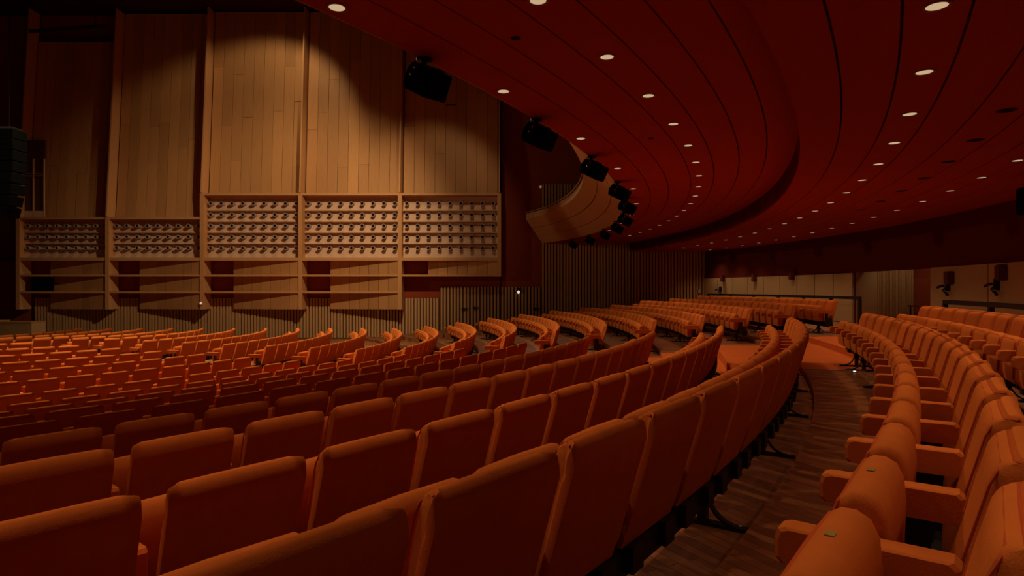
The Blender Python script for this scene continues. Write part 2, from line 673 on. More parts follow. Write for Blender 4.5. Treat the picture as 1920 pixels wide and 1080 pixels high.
ROWY3 = [422.5, 443.5, 464.5]
ROWY5 = [380.5, 401.5, 422.5, 443.5, 464.5]
BACKB = 31.62
for b in range(5):
    x0, x1 = XB[b], XB[b + 1]
    top = PZB(409) if b < 2 else PZB(364)
    zs = PZB(485)
    zs2, zs3 = PZB(516.5), PZB(548)
    zb = PZB(580) if b < 4 else PZB(518.5)
    cab = thing('pipe_cabinet', 'oak wall cabinet with %s rows of open pipes, %s' % ('three' if b < 2 else 'five', place[b]),
                'cabinet', (0, 0, 0))
    dv = 0.095
    # uprights: each bay owns its left one, the last bay its right one too
    for xx, zz in ([(x0, PZB(580))] + ([(x1, zb)] if b == 4 else [])):
        bm = bmesh.new()
        box(bm, xx - dv, xx + dv, YF, WALL_Y - 0.02, zz, top + 0.06)
        link('upright', mesh_of('upright', bm, M['trimwood']), cab)
    xl, xr = x0 + dv, x1 - dv
    shelf_list = [(top, 0.06, 0.06), (zs, 0.10, 0.05), (zs2, 0.05, 0.05)] + ([(zs3, 0.05, 0.05)] if b < 4 else [])
    for z, h1, h2 in shelf_list:
        bm = bmesh.new()
        box(bm, xl, xr, YF + 0.02, WALL_Y - 0.02, z - h1, z + h2)
        link('shelf', mesh_of('shelf', bm, M['trimwood']), cab)
    rows_y = ROWY3 if b < 2 else ROWY5
    pitch_z = 21.0 / FPX * 31.05
    for ry in rows_y:
        zc = PZB(ry)
        zlo, zhi = zc - pitch_z * 0.60, zc + pitch_z * 0.36
        if ry == 464.5:
            zlo = zs + 0.05
        # board leaning back, with a thin ledge below the pipes
        bm = bmesh.new()
        vs = box(bm, xl, xr, BACKB, BACKB + 0.04, zlo, zhi)
        for v in vs:
            if v.co.z < zc - 0.1:
                v.co.y -= 0.16
        link('pipe_board', mesh_of('pipe_board', bm, M['pipeboard']), cab)
        if ry != 464.5:
            bm = bmesh.new()
            box(bm, xl, xr, BACKB - 0.26, BACKB - 0.02, zlo - 0.025, zlo + 0.012)
            link('ledge', mesh_of('ledge', bm, M['trimwood']), cab)
        for i in range(9):
            pxx = xl + (xr - xl) * (0.045 + 0.912 * i / 8.0)
            p = link('pipe', pipe_me, cab, (pxx, BACKB + 0.02, zc))
            link('bore', bore_me, p)
    # dark top reveal behind the first row
    bm = bmesh.new()
    box(bm, xl, xr, BACKB + 0.05, WALL_Y + 0.02, zs, top)
    link('back_board', mesh_of('back_board', bm, M['pipeboard']), cab)
    # slanting planked board behind the lower shelves: deep at the left, flush at the right
    npl = 7
    xs_ = xl + (xr - xl) * 0.26
    for i in range(npl):
        a = xs_ + (xr - xs_) * i / npl + 0.008
        c = xs_ + (xr - xs_) * (i + 1) / npl - 0.008
        ya = WALL_Y - 0.22 - (0.50 * i / npl)
        yc = WALL_Y - 0.22 - (0.50 * (i + 1) / npl)
        bm = bmesh.new()
        lo, hi = zb + 0.0, zs - 0.06
        vs = [bm.verts.new(p) for p in ((a, ya, lo), (c, yc, lo), (c, yc, hi), (a, ya, hi),
                                        (a, ya + 0.03, lo), (c, yc + 0.03, lo), (c, yc + 0.03, hi), (a, ya + 0.03, hi))]
        for f in ((0, 1, 2, 3), (5, 4, 7, 6), (0, 4, 5, 1), (3, 2, 6, 7), (0, 3, 7, 4), (1, 5, 6, 2)):
            bm.faces.new([vs[q] for q in f])
        link('plank', mesh_of('plank', bm, M['wood']), cab)

# tall plank panels, leaning back a little, fins between them
LEAN = 0.075
ptop = [PZ(66, 31.4), PZ(10, 31.4), PZ(8, 31.4), PZ(8, 31.4), PZ(8, 31.4)]
plabel = ['tall dark oak plank panel above the leftmost pipe cabinet', 'tall oak plank panel second from the left, lit at its upper right',
          'brightest tall oak plank panel, above the middle pipe cabinet', 'tall oak plank panel behind the nearest hanging loudspeaker, left of it',
          'tall oak plank panel rightmost on the side wall, cut by the ceiling edge']
for b in range(5):
    x0, x1 = XB[b] + 0.045, XB[b + 1] - 0.045
    zlow = (PZB(409) if b < 2 else PZB(364)) + 0.07
    pan = thing('plank_panel', plabel[b], 'wall panel', (0, 0, zlow))
    H = ptop[b] - zlow
    npl = 9
    YP = 31.55
    for i in range(npl):
        a = x0 + 0.05 + (x1 - x0 - 0.1) * i / npl + 0.009
        c = x0 + 0.05 + (x1 - x0 - 0.1) * (i + 1) / npl - 0.009
        cuts = sorted([0.0, H] + [random.uniform(0.12, 0.9) * H for _ in range(random.choice((1, 1, 2)))])
        for z0, z1 in zip(cuts, cuts[1:]):
            if z1 - z0 < 0.1:
                continue
            bm = bmesh.new()
            dy = random.uniform(-0.012, 0.012)
            vs = box(bm, a, c, YP + dy, YP + 0.05, z0 + 0.004, z1 - 0.004)
            for v in vs:
                v.co.y += v.co.z * LEAN
            link('plank', mesh_of('plank', bm, M['wood']), pan)
    bm = bmesh.new()
    vs = box(bm, x0, x1, YP + 0.055, YP + 0.08, 0, H)
    for v in vs:
        v.co.y += v.co.z * LEAN
    link('backing', mesh_of('backing', bm, M['slatback']), pan)
    # fin on its left side (and on the right side of the last panel)
    for xx in [XB[b]] + ([XB[5]] if b == 4 else []):
        bm = bmesh.new()
        dpt = 0.62
        vs = box(bm, xx - 0.035, xx + 0.035, YP - dpt, YP + 0.08, 0.0 if b != 2 else 0.0, ptop[max(b, 1)] - zlow)
        for v in vs:
            v.co.y += v.co.z * LEAN
        link('fin', mesh_of('fin', bm, M['trimwood']), pan)

# black bar under the hall ceiling, upper left
bar = thing('lighting_bar', 'thin black lighting bar below the dark ceiling, upper left', 'lighting bar', (-21.9, 30.3, 15.45))
bm = bmesh.new()
tube(bm, [(-1.95, 0, -0.14), (1.75, 0, 0.12)], 0.09, 8)
link('pipe_bar', mesh_of('pipe_bar', bm, M['black'], True), bar)
for xx in (-1.4, 1.3):
    bm = bmesh.new()
    tube(bm, [(xx, 0, 0.0), (xx, 0, 1.9)], 0.025, 6)
    link('hanger', mesh_of('hanger', bm, M['black']), bar)

# control-room window in the leftmost panel
zl = PZB(409) + 0.08
wx0, wx1 = PX(41, 31.3), PX(81, 31.3)
bm = bmesh.new()
box(bm, wx0, wx1, 31.40, 31.52, zl, PZ(262, 31.3))
win = struct('window_1', mesh_of('window_1', bm, M['slatback']), 'narrow two-pane window above the leftmost pipes')
ztp = PZ(330, 31.3)
for i, xx in enumerate((wx0, (wx0 + wx1) / 2, wx1)):
    bm = bmesh.new()
    box(bm, xx - 0.018, xx + 0.018, 31.32, 31.42, zl, ztp + 0.9)
    link('window_frame', mesh_of('window_frame', bm, M['trimwood']), win)
bm = bmesh.new()
box(bm, wx0, wx1, 31.33, 31.42, ztp, ztp + 0.035)
box(bm, wx0, wx1, 31.33, 31.42, ztp + 0.12, ztp + 0.14)
link('window_bar', mesh_of('window_bar', bm, M['trimwood']), win)
for a, c in ((wx0 + 0.03, (wx0 + wx1) / 2 - 0.03), ((wx0 + wx1) / 2 + 0.03, wx1 - 0.03)):
    bm = bmesh.new()
    box(bm, a, c, 31.32, 31.41, zl + 0.01, zl + 0.32)
    link('window_sill', mesh_of('window_sill', bm, M['pipeboard']), win)

# black box in a shelf, black box at the wall, white signs
t = thing('stage_monitor', 'black box standing on the lower shelf of the leftmost cabinet', 'loudspeaker', (PX(76, 31.1), 31.3, PZB(548) + 0.05))
bm = bmesh.new()
box(bm, -0.48, 0.48, -0.2, 0.10, 0, 0.70)
bmesh.ops.bevel(bm, geom=bm.edges[:], offset=0.03, segments=2, affect='EDGES')
link('cabinet', mesh_of('cabinet', bm, M['speaker']), t)
bm = bmesh.new()
box(bm, -0.43, 0.43, -0.215, -0.2, 0.05, 0.65)
link('grille', mesh_of('grille', bm, M['grille']), t)
t = thing('wall_speaker', 'small black box fixed beside the leftmost cabinet, below the hanging speaker', 'loudspeaker', (PX(28, 31.1), 31.5, PZB(465)))
bm = bmesh.new()
box(bm, -0.11, 0.11, -0.15, 0.12, 0, 0.92)
bmesh.ops.bevel(bm, geom=bm.edges[:], offset=0.02, segments=2, affect='EDGES')
link('cabinet', mesh_of('cabinet', bm, M['speaker']), t)
bm = bmesh.new()
box(bm, -0.03, 0.03, 0.1, 0.42, 0.4, 0.5)
link('bracket', mesh_of('bracket', bm, M['black']), t)
t = thing('sign_box', 'tiny white box on the foot of the upright between second and third cabinets', 'sign box', (XB[2] - 0.02, YF, PZB(569)))
bm = bmesh.new()
box(bm, -0.06, 0.06, -0.05, 0, -0.06, 0.08)
link('housing', mesh_of('housing', bm, M['white']), t)
bm = bmesh.new()
box(bm, -0.05, 0.05, -0.056, -0.05, -0.04, 0.07)
link('face', mesh_of('face', bm, emit('sign_glow', (1.0, 0.75, 0.5), 0.7)), t)
t = thing('door_lamp', 'small lit white lamp on a dark bracket above the single slatted door', 'lamp', (PX(972, 31.5), WALL_Y - 0.12, PZ(547, 31.6)))
bm = bmesh.new()
box(bm, -0.10, 0.10, -0.16, 0.0, 0.02, 0.20)
box(bm, -0.20, 0.20, -0.06, 0.0, -0.06, 0.0)
link('bracket', mesh_of('bracket', bm, M['black']), t)
bm = bmesh.new()
bmesh.ops.create_icosphere(bm, subdivisions=2, radius=0.085, matrix=Matrix.Translation((0, -0.16, -0.02)))
link('bulb', mesh_of('bulb', bm, emit('bulb_glow', (1.0, 0.8, 0.6), 0.8), True), t)
t = thing('emergency_light', 'tiny pale lamp high on the dark wall left of the curved fascia', 'lamp', (PX(1014, 31.6), WALL_Y + 0.08, PZ(349, 31.6)))
bm = bmesh.new()
lathe(bm, [(0.06, 0), (0.06, 0.06), (0.03, 0.09)], 10)
bmesh.ops.transform(bm, matrix=Matrix.Rotation(radians(90), 4, 'X'), verts=bm.verts)
link('lens', mesh_of('lens', bm, emit('em_glow', (1.0, 0.5, 0.35), 0.25), True), t)
t = thing('thermostat_box', 'small grey box on the slat wall near the back corner', 'wall box', (PX(1314, 31.5), WALL_Y - 0.06, PZ(546, 31.5)))
bm = bmesh.new()
box(bm, -0.09, 0.09, -0.06, 0, -0.12, 0.12)
bmesh.ops.bevel(bm, geom=bm.edges[:], offset=0.012, segments=1, affect='EDGES')
link('housing', mesh_of('housing', bm, M['pipe']), t)
bm = bmesh.new()
box(bm, -0.03, 0.03, -0.07, -0.06, -0.03, 0.05)
link('dial', mesh_of('dial', bm, M['white']), t)

# line array at the left edge
t = thing('line_array_speaker', 'tall black hanging line-array loudspeaker at the left edge', 'loudspeaker', (PX(8, 20), 20.0, 7.75))
ang = 0.0
px_, pz_ = 0.0, 0.0
for i in range(8):
    ang = radians([0, 0, 1, 2, 4, 7, 11, 15][i])
    bm = bmesh.new()
    box(bm, -0.62, 0.52, -0.3, 0.3, -0.335, 0)
    bmesh.ops.bevel(bm, geom=bm.edges[:], offset=0.02, segments=1, affect='EDGES')
    o = link('array_box', mesh_of('array_box', bm, M['speaker']), t, (px_, 0, pz_))
    o.rotation_euler = (0, ang, 0)
    px_ -= 0.345 * sin(ang)
    pz_ -= 0.345 * cos(ang)
bm = bmesh.new()
for yy in (-0.2, 0.2):
    tube(bm, [(0, yy, 0), (0, yy, 9.5)], 0.02, 5)
box(bm, -0.5, 0.45, -0.25, 0.25, 0.0, 0.06)
link('rigging', mesh_of('rigging', bm, M['black']), t)

# low stage-front boxes, far left
for i, (a, c, zt) in enumerate(((-27.6, -25.4, 0.98), (-25.25, -23.6, 0.92))):
    t = thing('stage_block', ['pale low wooden block at the far left edge below the cabinets',
                              'dim low wooden block beside the far left pale block'][i], 'stage block', ((a + c) / 2, 30.6, 0))
    bm = bmesh.new()
    box(bm, (a - c) / 2, (c - a) / 2, -0.5, 0.4, 0.08, zt)
    link('carcass', mesh_of('carcass', bm, M['slat']), t)
    bm = bmesh.new()
    box(bm, (a - c) / 2 + 0.05, (c - a) / 2 - 0.05, -0.45, 0.35, 0.0, 0.08)
    link('plinth', mesh_of('plinth', bm, M['black']), t)
    bm = bmesh.new()
    box(bm, (a - c) / 2 - 0.02, (c - a) / 2 + 0.02, -0.53, 0.42, zt, zt + 0.04)
    link('top', mesh_of('top', bm, M['trimwood']), t)

# ------------------------------------------------------------------ back wall: pale panels below, dark red above, opening at the aisle
BC = row_circle(2)[:2]
ZPALE = 3.12


def bpt(r, th, z):
    return (BC[0] + r * cos(th), BC[1] + r * sin(th), z)


def bth(y, r=BACK_R):
    return asin((y - BC[1]) / r)


def arc_wall(name, r0, r1, ta, tb, z0, z1, m, n=20, parent=None):
    bm = bmesh.new()
    prev = None
    for i in range(n + 1):
        th = ta + (tb - ta) * i / n
        row = [bm.verts.new(bpt(r0, th, z0)), bm.verts.new(bpt(r0, th, z1)), bm.verts.new(bpt(r1, th, z1)), bm.verts.new(bpt(r1, th, z0))]
        if prev:
            for a in range(4):
                bm.faces.new((prev[a], row[a], row[(a + 1) % 4], prev[(a + 1) % 4]))
        else:
            bm.faces.new(row)
        prev = row
    bm.faces.new(prev[::-1])
    me = mesh_of(name, bm, m)
    return link(name, me, parent) if parent else struct(name, me)


TA_FAR0, TA_FAR1 = bth(21.0), bth(WALL_Y)
TA_NR0, TA_NR1 = radians(-60), bth(16.8)
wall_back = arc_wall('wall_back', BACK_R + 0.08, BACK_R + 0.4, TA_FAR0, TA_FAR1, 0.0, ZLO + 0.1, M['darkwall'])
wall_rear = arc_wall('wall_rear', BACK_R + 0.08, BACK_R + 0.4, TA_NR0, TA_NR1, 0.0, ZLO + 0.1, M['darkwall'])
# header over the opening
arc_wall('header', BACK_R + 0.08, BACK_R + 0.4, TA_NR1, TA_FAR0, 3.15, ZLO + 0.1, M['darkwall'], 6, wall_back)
nf = 9
for i in range(nf):
    a = TA_FAR0 + (TA_FAR1 - TA_FAR0) * i / nf
    c = TA_FAR0 + (TA_FAR1 - TA_FAR0) * (i + 1) / nf
    arc_wall('wall_panel', BACK_R, BACK_R + 0.07, a + 0.0006, c - 0.0006, 1.42, ZPALE, M['pale'], 4, wall_back)
nn = 13
for i in range(nn):
    a = TA_NR1 + (radians(-60) - TA_NR1) * i / nn
    c = TA_NR1 + (radians(-60) - TA_NR1) * (i + 1) / nn
    arc_wall('wall_panel', BACK_R, BACK_R + 0.07, c + 0.0006, a - 0.0006, 1.42, ZPALE + 0.03, M['pale'], 5, wall_rear)
# recess behind the opening: red side wall, slatted back with a door
pA = Vector(bpt(BACK_R + 0.1, TA_NR1, 0))
pB = Vector(bpt(BACK_R + 0.1, TA_FAR0, 0))
bm = bmesh.new()
dx = 2.2
box(bm, pA.x, pA.x + dx, pA.y - 0.3, pA.y, 1.0, 4.6)
struct('wall_recess', mesh_of('wall_recess', bm, M['wall']))
bm = bmesh.new()
box(bm, pB.x, pB.x + dx, pB.y, pB.y + 0.3, 1.0, 4.6)
wp = struct('wall_passage', mesh_of('wall_passage', bm, M['pale']))
bm = bmesh.new()
RX = pA.x + dx
box(bm, RX, RX + 0.3, pA.y - 0.3, pB.y + 0.3, 1.0, 4.6)
wr = struct('wall_lobby', mesh_of('wall_lobby', bm, M['wall']))
bm = bmesh.new()
n = 24
for i in range(n):
    xx = pB.x + 0.75 + (RX - 0.05 - pB.x - 0.75) * (i + 0.5) / n
    box(bm, xx - 0.016, xx + 0.016, pB.y - 0.04, pB.y + 0.01, 1.42, 3.25)
so = link('wall_slats', mesh_of('wall_slats', bm, M['slat']), wp)
so['kind'] = 'stuff'
bm = bmesh.new()
box(bm, pA.x - 0.2, RX + 0.1, pA.y - 0.1, pB.y + 0.1, 1.2, 1.40)
struct('floor_lobby', mesh_of('floor_lobby', bm, M['carpet']))
bm = bmesh.new()
box(bm, pA.x + 0.1, RX + 0.3, pA.y - 0.3, pB.y + 0.3, 4.5, 4.6)
struct('ceiling_lobby', mesh_of('ceiling_lobby', bm, M['ceil']))
spot('lobby_fill', (RX - 0.8, pB.y - 1.5, 4.4), (RX - 0.6, pB.y, 2.2), 30, 80, 0.8, 0.08)  # added unseen lamp that brightens the pale passage wall
# low rail in the lobby
t = thing('lobby_rail', 'dark low rail in the lobby opening at the back', 'railing', (RX - 0.5, (pA.y + pB.y) / 2, 1.40))
bm = bmesh.new()
box(bm, -0.03, 0.03, -1.6, 1.6, 0.58, 0.63)
link('rail', mesh_of('rail', bm, M['redbox']), t)
for yy in (-1.5, 0, 1.5):
    bm = bmesh.new()
    box(bm, -0.02, 0.02, yy - 0.02, yy + 0.02, 0, 0.58)
    link('post', mesh_of('post', bm, M['redbox']), t)


# rails behind the last row
def back_rail(label, ta, tb, posts):
    r = row_circle(2)[2] + 0.40
    t = thing('back_railing', label, 'railing', bpt(r, (ta + tb) / 2, row_floor(2)))
    org = Vector(t.location)
    bm = bmesh.new()
    prev = None
    n = 30
    for i in range(n + 1):
        th = ta + (tb - ta) * i / n
        row = [bm.verts.new(Vector(bpt(rr, th, row_floor(2) + z)) - org) for rr, z in ((r, 0.90), (r, 0.975), (r + 0.06, 0.975), (r + 0.06, 0.90))]
        if prev:
            for a in range(4):
                bm.faces.new((prev[a], row[a], row[(a + 1) % 4], prev[(a + 1) % 4]))
        else:
            bm.faces.new(row)
        prev = row
    bm.faces.new(prev[::-1])
    link('rail', mesh_of('rail', bm, M['black']), t)
    for i in range(posts):
        th = ta + (tb - ta) * (i + 0.02) / (posts - 0.96)
        p = Vector(bpt(r + 0.03, th, row_floor(2))) - org
        bm = bmesh.new()
        box(bm, -0.03, 0.03, -0.05, 0.05, 0, 0.90, Matrix.Translation(p) @ Matrix.Rotation(th, 4, 'Z'))
        link('post', mesh_of('post', bm, M['black']), t)


back_rail('long black rail behind the last row of the far block', bth(15.4, 32.98), bth(26.9, 32.98), 7)
back_rail('black rail behind the last row at the right', radians(-38), bth(10.9, 32.98), 7)


# wall loudspeakers and bracket spotlights on the back wall
def wall_pos(px):
    u = (px - 960) / FPX
    # intersection of the sight line with the wall arc (plan)
    A = u * u + 1
    B = -(2 * u * BC[0] + 2 * BC[1])
    C = BC[0] ** 2 + BC[1] ** 2 - BACK_R ** 2
    Y = (-B + sqrt(B * B - 4 * A * C)) / (2 * A)
    return u * Y, Y


wl = [(1357, 522, 0.32, 'red brown box loudspeaker on the pale back wall, by its left corner', 0),
      (1417, 521, 0.34, 'red brown box loudspeaker on the pale back wall, second from its left corner', 0),
      (1488, 517, 0.34, 'red brown box loudspeaker on the pale back wall, third from its left corner', 0),
      (1786, 521, 0.34, 'red brown box loudspeaker on the right pale wall, beside the lobby opening', 0),
      (1885, 511, 0.36, 'red brown box loudspeaker on the right pale wall, nearest the camera', 0)]
for px, py, hh, lab, _ in wl:
    X, Y = wall_pos(px)
    th = atan2(Y - BC[1], X - BC[0])
    t = thing('wall_loudspeaker', lab, 'loudspeaker', bpt(BACK_R, th, PZ(py, Y)), th, 'loudspeakers on the back wall')
    bm = bmesh.new()
    box(bm, -0.16, 0.0, -0.10, 0.10, -hh / 2, hh / 2)
    bmesh.ops.bevel(bm, geom=bm.edges[:], offset=0.02, segments=2, affect='EDGES')
    link('cabinet', mesh_of('cabinet', bm, M['redbox']), t)
    bm = bmesh.new()
    box(bm, -0.172, -0.158, -0.085, 0.085, -hh / 2 + 0.025, hh / 2 - 0.025)
    link('grille', mesh_of('grille', bm, M['redbox']), t)
for px, py, lab in ((1352, 543, 'small dark spotlight arm on the back wall near its left corner'),
                    (1780, 537, 'small dark spotlight arm on the right pale wall beside the lobby opening'),
                    (1873, 534, 'small dark twin spotlight arm on the right pale wall nearest the camera')):
    X, Y = wall_pos(px)
    th = atan2(Y - BC[1], X - BC[0])
    t = thing('wall_spotlight', lab, 'spotlight', bpt(BACK_R, th, PZ(py, Y)), th, 'spotlight arms on the back wall')
    bm = bmesh.new()
    box(bm, -0.09, 0.0, -0.05, 0.05, -0.12, 0.14)
    tube(bm, [(-0.06, 0, 0.0), (-0.14, 0.04, -0.10), (-0.16, -0.10, -0.16)], 0.02, 6)
    link('arm', mesh_of('arm', bm, M['black']), t)
    for (yy, zz, dy) in ((0.12, 0.02, 0.11), (-0.14, -0.17, -0.10)):
        bm = bmesh.new()
        tube(bm, [(-0.12, yy * 0.5, zz), (-0.14, yy, zz - 0.01), (-0.17, yy + dy, zz - 0.05)], 0.035, 8)
        link('lamp_head', mesh_of('lamp_head', bm, M['black'], True), t)

# ------------------------------------------------------------------ ceiling downlights
ring_bm = bmesh.new()
lathe(ring_bm, [(0.068, 0.0), (0.069, -0.006), (0.090, -0.009), (0.094, -0.004), (0.094, 0.004)], 18, False)
ring_me = mesh_of('trim_ring', ring_bm, M['lampring'], True)
disc_bm = bmesh.new()
lathe(disc_bm, [(0.068, -0.0045), (0.045, -0.003), (0.012, -0.002)], 18, True)
disc_me = mesh_of('lamp_glass', disc_bm, M['lamp'])
off_bm = bmesh.new()
lathe(off_bm, [(0.088, -0.004), (0.05, -0.003), (0.02, -0.0025)], 18, True)
off_me = mesh_of('opening', off_bm, M['lampoff'])
beams = []
for pw, cone in ((70, 82), (78, 80), (62, 82), (66, 104)):
    down_d = bpy.data.lights.new('downlight_beam', 'SPOT')
    down_d.energy = pw
    down_d.spot_size = radians(cone)
    down_d.spot_blend = 1.0
    down_d.shadow_soft_size = 0.06
    down_d.color = (1.0, 0.70, 0.42)
    beams.append(down_d)
RINGS = [('edge ring', 31.28, 31.2, -34.7, 4.76, -3, 9, ZUP), ('middle ring', 32.76, 32.68, -33.19, 2.53, -3, 17, ZUP),
         ('lower ring', 35.5, 35.7, -31.95, 2.42, -4, 18, ZLO), ('rear ring', 37.45, 37.7, -21.52, 2.33, -6, 15, ZLO)]
for (rn, ra, rb, a0, da, i0, i1, z), down_d in zip(RINGS, beams):
    for i in range(i0, i1):
        th = radians(a0 + da * i)
        r = ra + (rb - ra) * max(0, i) / (i1 - 1)
        x, y, _ = cpt(r, th, z)
        if y > WALL_Y - 0.3 or y < -3:
            continue
        nm = ORD[i - i0 + 1]
        t = thing('ceiling_downlight', 'small round recessed downlight, %s along the %s of the red ceiling' % (nm, rn), 'downlight', (x, y, z), 0,
                  'downlights in the red ceiling')
        link('trim_ring', ring_me, t)
        link('lamp_glass', disc_me, t)
        s = bpy.data.objects.new('downlight_beam', down_d)
        COL.objects.link(s)
        s.parent = t
        s.location = (0, 0, -0.03)
        s.rotation_euler = (0, radians({'rear ring': 4}.get(rn, -15)), th)
for i in range(7):
    th = radians(-26.62 + 2.34 * i)
    x, y, _ = cpt(36.45 + 0.03 * i, th, ZLO)
    t = thing('ceiling_vent', 'dark round opening in the red ceiling, %s from the right' % ORD[i + 1], 'vent', (x, y, ZLO), 0,
              'dark openings in the red ceiling')
    link('opening', off_me, t)
    bm = bmesh.new()
    lathe(bm, [(0.086, -0.001), (0.096, -0.007), (0.102, 0.004)], 18, False)
    link('rim', mesh_of('rim', bm, M['redbox'], True), t)
for px, py, lab in ((967, 71, 'dark round opening in the red ceiling above the nearest loudspeakers'),
                    (1220, 259, 'dark round opening in the red ceiling between edge and middle rings')):
    Y = FPX * 2.39 / (HORIZON - py)
    t = thing('ceiling_vent', lab, 'vent', (PX(px, Y), Y, ZUP))
    t.scale = (0.5, 0.5, 1)
    link('opening', off_me, t)
    bm = bmesh.new()
    lathe(bm, [(0.086, -0.001), (0.096, -0.007), (0.102, 0.004)], 18, False)
    link('rim', mesh_of('rim', bm, M['redbox'], True), t)

# ------------------------------------------------------------------ black loudspeakers along the soffit edge
spk_th = [-36.9, -32.35, -27.61, -22.76, -17.68, -12.98, -7.38, -2.67, 2.25, 7.11, 12.01]
bm = bmesh.new()
prof = [(-0.16, -0.10), (-0.13, -0.135), (0.22, -0.135), (0.22, 0.135), (-0.13, 0.135), (-0.16, 0.10), (-0.185, 0.0)]
loft(bm, prof, [(-0.15, (0.02,), 0), (-0.135, 1.0, 0), (0.135, 1.0, 0), (0.15, (0.02,), 0)])
spk_me = mesh_of('cabinet', bm, M['speaker'])
bm = bmesh.new()
box(bm, 0.22, 0.235, -0.135, 0.135, -0.12, 0.12)
gr_me = mesh_of('grille', bm, M['grille'])
bm = bmesh.new()
lathe(bm, [(0.085, 0.0), (0.085, -0.03), (0.03, -0.035), (0.03, -0.09)], 12)
br_me = mesh_of('ceiling_mount', bm, M['black'])
bm = bmesh.new()
box(bm, -0.04, 0.04, -0.175, 0.175, 0.135, 0.155)
box(bm, -0.03, 0.03, 0.15, 0.17, -0.03, 0.15)
box(bm, -0.03, 0.03, -0.17, -0.15, -0.03, 0.15)
yo_me = mesh_of('yoke', bm, M['black'])
bm = bmesh.new()
bmesh.ops.create_icosphere(bm, subdivisions=1, radius=0.014, matrix=Matrix.Translation((-0.03, -0.178, 0.02)))
bmesh.ops.create_icosphere(bm, subdivisions=1, radius=0.012, matrix=Matrix.Translation((0.0, -0.178, 0.10)))
bolt_me = mesh_of('bolt', bm, M['chrome'], True)
for i, d in enumerate(spk_th[1:]):
    th = radians(d)
    r = 31.12 - 0.36 * i / 9.0
    x, y, _ = cpt(r, th, ZUP)
    nm = 'nearest' if i == 0 else ORD[i + 1] + ' nearest'
    t = thing('edge_loudspeaker', 'black box loudspeaker hanging under the curved ceiling edge, %s of the ten' % nm, 'loudspeaker',
              (x, y, ZUP), th, 'black loudspeakers along the ceiling edge')
    link('ceiling_mount', br_me, t)
    for nmx, me in (('cabinet', spk_me), ('grille', gr_me), ('yoke', yo_me), ('bolt', bolt_me)):
        o = link(nmx, me, t, (0.02, 0, -0.24))
        o.rotation_euler = (0, radians(28), radians(-12))

t = thing('rear_loudspeaker', 'black loudspeaker under the rear ceiling, cut by the right picture edge', 'loudspeaker', (8.52, 10.0, 4.23))
bm = bmesh.new()
box(bm, -0.16, 0.16, -0.18, 0.18, -0.44, 0.0)
bmesh.ops.bevel(bm, geom=bm.edges[:], offset=0.02, segments=2, affect='EDGES')
link('cabinet', mesh_of('cabinet', bm, M['speaker']), t)
bm = bmesh.new()
box(bm, -0.175, -0.155, -0.15, 0.15, -0.41, -0.03)
link('grille', mesh_of('grille', bm, M['grille']), t)
bm = bmesh.new()
tube(bm, [(0, 0, 0), (0, 0, ZLO - 4.23)], 0.025, 6)
link('bracket', mesh_of('bracket', bm, M['black']), t)

# ------------------------------------------------------------------ theatre seats
# local frame: +x to the stage, y along the row, origin on the floor under the back's top rear edge
W = 0.60
bm = bmesh.new()
HB = .260
BACK = [(.32, .155, .232), (.40, .125, .240), (.57, .075, .190), (.74, .026, .150), (.805, .006, .134)]     # z, rear x, front x


def back_ring(t, dz, ins):
    up = [(xr + ins * .4, z + (ins if i == 0 else 0)) for i, (z, xr, xf) in enumerate(BACK)]
    dn = [(xr + (xf - xr) * t, z + (ins if i == 0 else 0)) for i, (z, xr, xf) in enumerate(BACK[:-1])][::-1]
    a = up[-1][0]
    w = (.138 - a) * t
    top = [(a + w * q, z + dz - ins) for q, z in ((.02, .832), (.09, .857), (.21, .874), (.34, .881), (.46, .876), (.525, .861), (.63, .863), (.78, .851), (.91, .825), (.98, .790))]
    return up + top + dn


prev = None
half = [(HB, .26, -.014, .004), (HB - .004, .30, -.008, 0), (HB - .018, .36, -.002, 0), (HB - .034, .50, .000, 0), (HB - .044, .84, .000, 0),
        (HB - .060, .95, .001, 0), (.10, 1, .002, 0)]
for y, t, dz, ins in [(-a, b, c, d) for a, b, c, d in half] + half[::-1]:
    ring = [bm.verts.new((x, y, z)) for x, z in back_ring(t, dz, ins)]
    if prev:
        for q in range(len(ring)):
            bm.faces.new((prev[q], prev[(q + 1) % len(ring)], ring[(q + 1) % len(ring)], ring[q]))
    else:
        bm.faces.new(ring)
    prev = ring
bm.faces.new(prev[::-1])
back_me = mesh_of('backrest', bm, M['fabric'], True)
bm = bmesh.new()
tube(bm, [(.040, -.232, .868), (.074, -.20, .863), (.076, 0, .865), (.074, .20, .863), (.040, .232, .868)], .0045, 5)
tube(bm, [(.178, -.218, .60), (.124, -.218, .80), (.110, -.212, .834), (.100, -.190, .852), (.100, 0, .855), (.100, .190, .852), (.110, .212, .834), (.124, .218, .80), (.178, .218, .60)], .0045, 5)
pip_me = mesh_of('piping', bm, M['piping'], True)
bm = bmesh.new()
CUSH = [(.400 + (x - .332) * .87, z if z < .5 else z - (z - .5) * .11) for x, z in ((.285, .34), (.255, .44), (.246, .60), (.254, .70), (.276, .745), (.312, .764), (.350, .763), (.385, .740), (.402, .695), (.412, .55), (.408, .40), (.390, .335))]
loft(bm, CUSH, [(-.242, (.030,), 0), (-.235, (.010,), 0), (-.219, 1, 0), (0, 1, .004), (.219, 1, 0), (.235, (.010,), 0), (.242, (.030,), 0)])
cush_me = mesh_of('seat_cushion', bm, M['fabric'], True)
bm = bmesh.new()
tube(bm, [(.466, -.236, .38), (.461, -.238, .66), (.450, -.232, .70), (.440, -.212, .716), (.440, 0, .722), (.440, .212, .716), (.450, .232, .70), (.461, .238, .66), (.466, .236, .38)], .0055, 5)
seam_me = mesh_of('piping', bm, M['piping'], True)
